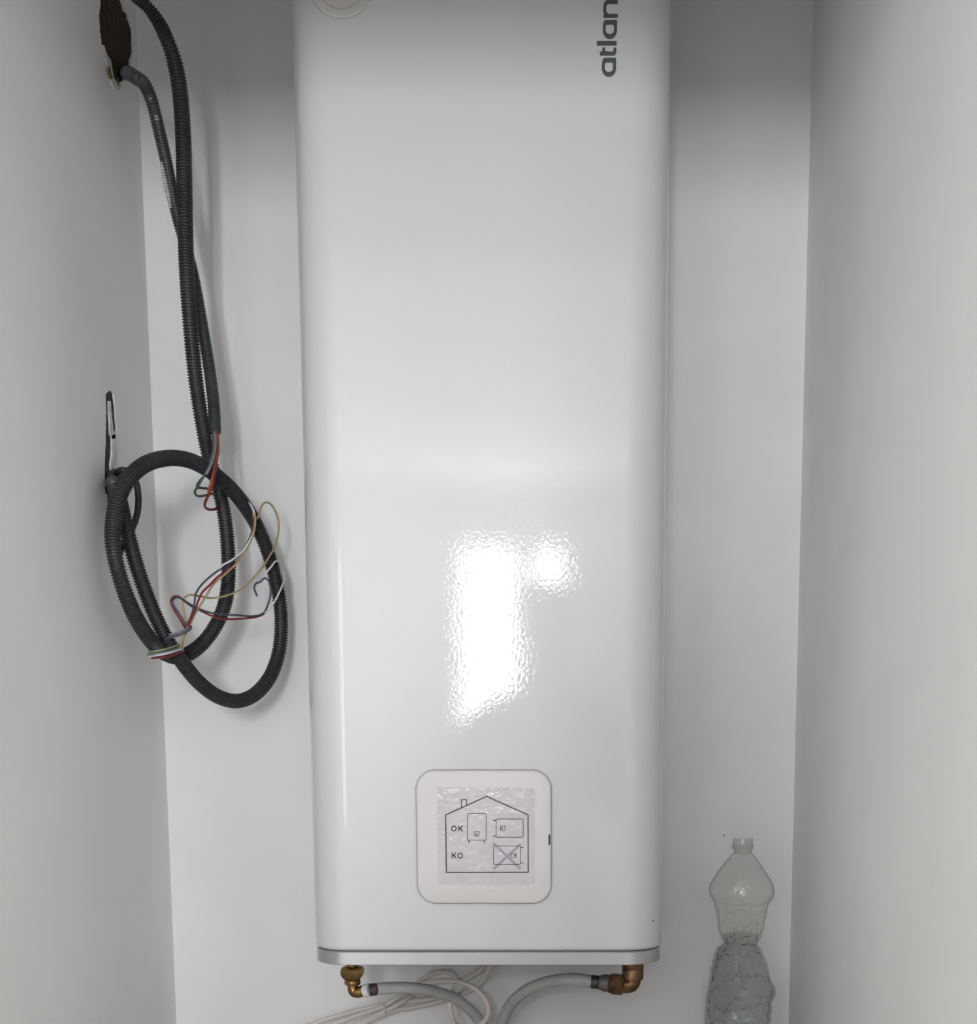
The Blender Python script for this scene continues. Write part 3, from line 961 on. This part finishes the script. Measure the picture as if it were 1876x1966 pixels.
wire([(508, 1178, -0.022), (516, 1170, -0.024), (526, 1157, -0.027), (535, 1140, -0.028), (542, 1124, -0.024), (546, 1112, -0.010), (544, 1096, 0.004), (537, 1082, -0.010), (529, 1078, -0.024), (521, 1088, -0.026), (512, 1098, -0.022), (506, 1104, -0.014)], RB, M['w_white'], bunch)
# windings around the two conduit strands


def wind(u0, v0, u1, v1, sag, m, d=-0.036, r=RB):
    n = 9
    pts = []
    for k in range(n + 1):
        t = k / n
        pts.append((u0 + (u1 - u0) * t, v0 + (v1 - v0) * t + sag * math.sin(math.pi * t), d + 0.024 * (2 * t - 1) ** 2))
    # the far side, behind both strands
    for k in range(1, n):
        t = 1 - k / n
        pts.append((u0 + (u1 - u0) * t, v0 + (v1 - v0) * t + 2, 0.048))
    pts.append(pts[0])
    wire(pts, r, m, bunch)


wind(285, 1252, 345, 1238, 2, M['w_lime'])
wind(284, 1257, 348, 1242, 3, M['w_grey'])
wind(288, 1260, 350, 1246, 2, M['w_white'], -0.037)
wind(291, 1263, 352, 1250, 4, M['w_red'])
wire([(322, 1225, -0.020), (334, 1222, -0.030), (346, 1217, -0.035), (358, 1212, -0.040), (366, 1206, -0.036), (364, 1202, -0.028), (354, 1207, -0.024)], RB * 1.5, M['w_violet'], bunch)
wire([(325, 1219, -0.020), (340, 1216, -0.032), (354, 1210, -0.037), (362, 1205, -0.036)], RB * 1.3, M['w_grey'], bunch)

# thin black cable looping out of the slot
blk = thing('black_cable', 'short thin black cable looping out of the wall slot behind the conduit', 'cable', PX(221, 915, XL))
bp = [PX(219, 920, XL - 0.004), PX(227, 906, XL + 0.014)] + [Q(*b) for b in [(238, 903, 0.045), (251, 909, 0.055), (261, 926, 0.06), (265.5, 950, 0.06), (265, 976, 0.06), (259, 1002, 0.055), (250, 1022, 0.05), (240, 1040, 0.045), (230, 1060, 0.03)]]
obj('sheath', tube(bp, 0.0046, 12, 0.002), M['cable_black'], blk)

# ------------------------------------------------------------------ the bottle
YBT = 1.945
prof = [  # pixel row, left edge, right edge
    (1609.8, 1407.5, 1444.5), (1611.0, 1407.0, 1445.5), (1619.5, 1407.5, 1445.0), (1621.0, 1405.5, 1447.0), (1623.0, 1405.8, 1446.8), (1624.8, 1407.5, 1445.0), (1626.6, 1405.4, 1447.2), (1629.0, 1406.2, 1446.4),
    (1630.5, 1409.5, 1443.0), (1637.0, 1410.0, 1443.0), (1639.0, 1406.5, 1446.0), (1650, 1397, 1454), (1661, 1388, 1462), (1675, 1378, 1471), (1688, 1369.5, 1479.5), (1697, 1364.5, 1483.8), (1706, 1361.8, 1486),
    (1714, 1361.8, 1486), (1722, 1365, 1484.5), (1730, 1370, 1478), (1734, 1371.5, 1475.5), (1741, 1373, 1474), (1748, 1375.5, 1471.6), (1751, 1375.8, 1471.0), (1758, 1376.4, 1471.5), (1766, 1378.5, 1468), (1769, 1378.2, 1467.5),
    (1776, 1378.6, 1467.5), (1784, 1379.5, 1464.5), (1792, 1382, 1462.5), (1800, 1385, 1459.5), (1808, 1389, 1455), (1812, 1389.5, 1454), (1817, 1385, 1457), (1823, 1376, 1462), (1830, 1373.5, 1465), (1840, 1371, 1469),
    (1850, 1368.5, 1473), (1860, 1366, 1475), (1866, 1364.5, 1475.5), (1876, 1363.8, 1478.5), (1886, 1362.5, 1482), (1896, 1361, 1487), (1903, 1359.5, 1488.5), (1910, 1357, 1487.5), (1917, 1356, 1484), (1924, 1355.8, 1480),
    (1932, 1355, 1481.5), (1940, 1354, 1481.5), (1946, 1354.6, 1479.5), (1954, 1354, 1480), (1962, 1354, 1478), (1970, 1355, 1477.5), (1980, 1356, 1476), (1990, 1356, 1476), (2000, 1357, 1475), (2008, 1360, 1472)]
bs = thing('water_bottle', 'clear crumpled plastic bottle without a cap, half full of water, in the right corner', 'bottle', (P(1420, 2016, YBT).x, YBT, ZL))
SEG = 112
CREASES = [[(1357, 1908), (1372, 1914), (1388, 1921), (1402, 1926)], [(1412, 1925), (1440, 1924)], [(1438, 1906), (1458, 1901)], [(1458, 1901), (1478, 1914)],
           [(1418, 1943), (1472, 1937)], [(1444, 1962), (1478, 1956)], [(1354, 1948), (1392, 1954)], [(1392, 1808), (1412, 1812)], [(1413, 1812), (1450, 1811)],
           [(1403, 1864), (1442, 1867)], [(1362, 1893), (1376, 1899)], [(1366, 1872), (1396, 1886)], [(1372, 1731), (1424, 1734), (1474, 1731)],
           [(1376, 1748), (1424, 1751.5), (1471, 1748)], [(1379, 1767), (1424, 1770), (1467, 1767)], [(1396, 1791), (1412, 1780)], [(1412, 1780), (1434, 1793)],
           [(1411, 1781), (1425, 1758)], [(1414, 1830), (1417, 1862)], [(1416, 1870), (1418, 1886)], [(1454, 1858), (1466, 1880)], [(1376, 1836), (1388, 1850)]]


def crease_depth(u, v):
    best = 9.0
    for line in CREASES:
        for (ua, va), (ub, vb) in zip(line, line[1:]):
            if v < min(va, vb) - 4 or v > max(va, vb) + 4:
                continue
            L2 = (ub - ua) ** 2 + (vb - va) ** 2
            t = max(0.0, min(1.0, ((u - ua) * (ub - ua) + (v - va) * (vb - va)) / L2))
            best = min(best, math.hypot(u - ua - (ub - ua) * t, v - va - (vb - va) * t))
    return math.exp(-(best / 1.3) ** 2)



def bottle_loops(rows, shrink, creased=False):
    loops = []
    for (v, l, r) in rows:
        pl, pr = P(l, v, YBT), P(r, v, YBT)
        c = (pl + pr) / 2
        a = (pr.x - pl.x) / 2 - shrink
        z = c.z
        crush = max(0.0, min(1.0, (v - 1690) / 90))
        waist = max(0.0, 1 - abs(v - 1810) / 45)
        loop = []
        for s in range(SEG):
            t = 2 * math.pi * s / SEG
            dx, dy = math.cos(t), math.sin(t)
            n1 = noise.noise(Vector((dx * 2.2, dy * 2.2, z * 38)))
            n2 = noise.noise(Vector((dx * 4.5 + 9, dy * 4.5, z * 70)))
            k = 1 + crush * abs(dy) * (0.13 * n1 + 0.06 * n2 + 0.08)
            n3 = noise.noise(Vector((dx * 3.1 + 20, dy * 3.1, z * 45 + dx * 2)))
            crease = -crush * 0.006 * max(0.0, 1 - abs(n3) * 9)
            fl = crease + crush * 0.0035 * math.floor(2.5 * noise.noise(Vector((dx * 1.5, dy * 1.5 + 4, z * 26)))) * abs(dy)
            if creased and dy < 0 and v > 1720:
                fl -= 0.0028 * crease_depth((l + r) / 2 + dx * (r - l) / 2, v)
            loop.append(Vector((c.x + dx * a, YBT + dy * (a * k + fl + waist * 0.004 * dy), z + crush * 0.0035 * noise.noise(Vector((dx * 1.8, dy * 1.8, z * 20 + 5))))))
        loops.append(loop)
    return loops


def subdiv_rows(rows, k=2):
    out = []
    for a, b in zip(rows, rows[1:]):
        n = max(1, round((b[0] - a[0]) / k)) if b[0] > 1720 else (2 if b[0] - a[0] > 4 else 1)
        for i in range(n):
            t = i / n
            out.append(tuple(a[j] + (b[j] - a[j]) * t for j in range(3)))
    out.append(rows[-1])
    return out


rows = subdiv_rows(prof, 1.2)
LP = bottle_loops(rows, 0.0, True)
base_c = sum(LP[-1], Vector()) / SEG
LP.append([Vector((base_c.x + (p.x - base_c.x) * 0.96, base_c.y + (p.y - base_c.y) * 0.96, ZL + 0.0012)) for p in LP[-1]])
LP.append([Vector((base_c.x + (p.x - base_c.x) * 0.80, base_c.y + (p.y - base_c.y) * 0.80, ZL + 0.0003)) for p in LP[-1]])
kn = next(i for i, r in enumerate(rows) if r[0] >= 1638.9)


def open_tube(loops, closed_end):
    V, F = [], []
    for Lp in loops:
        V += Lp
    for i in range(len(loops) - 1):
        for s in range(SEG):
            s2 = (s + 1) % SEG
            F.append([i * SEG + s, i * SEG + s2, (i + 1) * SEG + s2, (i + 1) * SEG + s])
    if closed_end:
        F.append([(len(loops) - 1) * SEG + s for s in range(SEG)])
    return mesh(V, F, angle=28)


obj('bottle_shell', open_tube(LP[kn:], True), M['plastic'], bs)
obj('neck_finish', open_tube(LP[:kn + 1], False), M['plastic_thick'], bs)['label'] = 'ringed screw neck without cap'
wrows = [r for r in rows if r[0] >= 1797]
wrows = wrows[::3] + [wrows[-1]]
WL = bottle_loops(wrows, 0.0034)
zt_ = max(p.z for p in WL[0])
WL[0] = [Vector((p.x, p.y, zt_)) for p in WL[0]]
WL.append([Vector((base_c.x + (p.x - base_c.x) * 0.94, base_c.y + (p.y - base_c.y) * 0.94, ZL + 0.003)) for p in WL[-1]])
obj('water', loft(WL, 28), M['water'], bs)['label'] = 'water inside the bottle'

# ------------------------------------------------------------------ the photographer before the window
def person():
    px, py = -0.045, -0.40
    t = thing('person', 'person in dark clothes with raised hands, seen as a dark reflection', 'person', (px, py, 0))
    V = [(px, py, 0.95), (px, py, 1.15), (px, py, 1.36), (px, py, 1.47), (px, py + 0.01, 1.55), (px, py + 0.02, 1.63), (px, py + 0.025, 1.72), (px, py + 0.02, 1.80)]
    R = [0.14, 0.125, 0.14, 0.10, 0.055, 0.075, 0.092, 0.07]
    E = [(i, i + 1) for i in range(7)]

    def add(parent, p, r):
        V.append(p)
        R.append(r)
        E.append((parent, len(V) - 1))
        return len(V) - 1
    for s in (-1, 1):
        sh = add(3, (px + s * 0.17, py, 1.475), 0.075)
        up = add(sh, (px + s * 0.225, py + 0.02, 1.36), 0.055)
        el = add(up, (px + s * 0.235, py + 0.06, 1.19), 0.046)
        fo = add(el, (px + s * 0.15, py + 0.16, 1.27), 0.040)
        wr_ = add(fo, (px + s * 0.085, py + 0.24, 1.335), 0.028)
        pm = add(wr_, (px + s * 0.070, py + 0.27, 1.36), 0.03)
        for k in range(4):
            f1 = add(pm, (px + s * (0.062 - 0.004 * k), py + 0.292, 1.385 - 0.014 * k), 0.009)
            add(f1, (px + s * (0.045 - 0.003 * k), py + 0.302, 1.39 - 0.014 * k), 0.008)
        add(pm, (px + s * 0.045, py + 0.262, 1.392), 0.010)
        hp_ = add(0, (px + s * 0.095, py, 0.90), 0.10)
        kn = add(hp_, (px + s * 0.11, py + 0.015, 0.50), 0.065)
        an = add(kn, (px + s * 0.12, py - 0.01, 0.10), 0.045)
        he = add(an, (px + s * 0.12, py - 0.005, 0.045), 0.042)
        add(he, (px + s * 0.14, py + 0.17, 0.035), 0.033)
    me = bpy.data.meshes.new('m')
    me.from_pydata(V, E, [])
    o = obj('body', me, M['cloth'], t)
    md = o.modifiers.new('skin', 'SKIN')
    for i, sv in enumerate(me.skin_vertices[0].data):
        sv.radius = (R[i], R[i] * (0.75 if i < 4 else 1.0))
        sv.use_root = (i == 0)
    sub = o.modifiers.new('sub', 'SUBSURF')
    sub.levels = sub.render_levels = 2
    hz_ = [(0.0, 0.098), (0.05, 0.094), (0.085, 0.07), (0.095, 0.04), (0.094, 0.0), (0.085, -0.04)]
    obj('hair', lathe([(max(r, 0.001), h) for r, h in hz_], (px, py + 0.005, 1.765), 'Z', 24), M['hair'], t)
    return t


person()
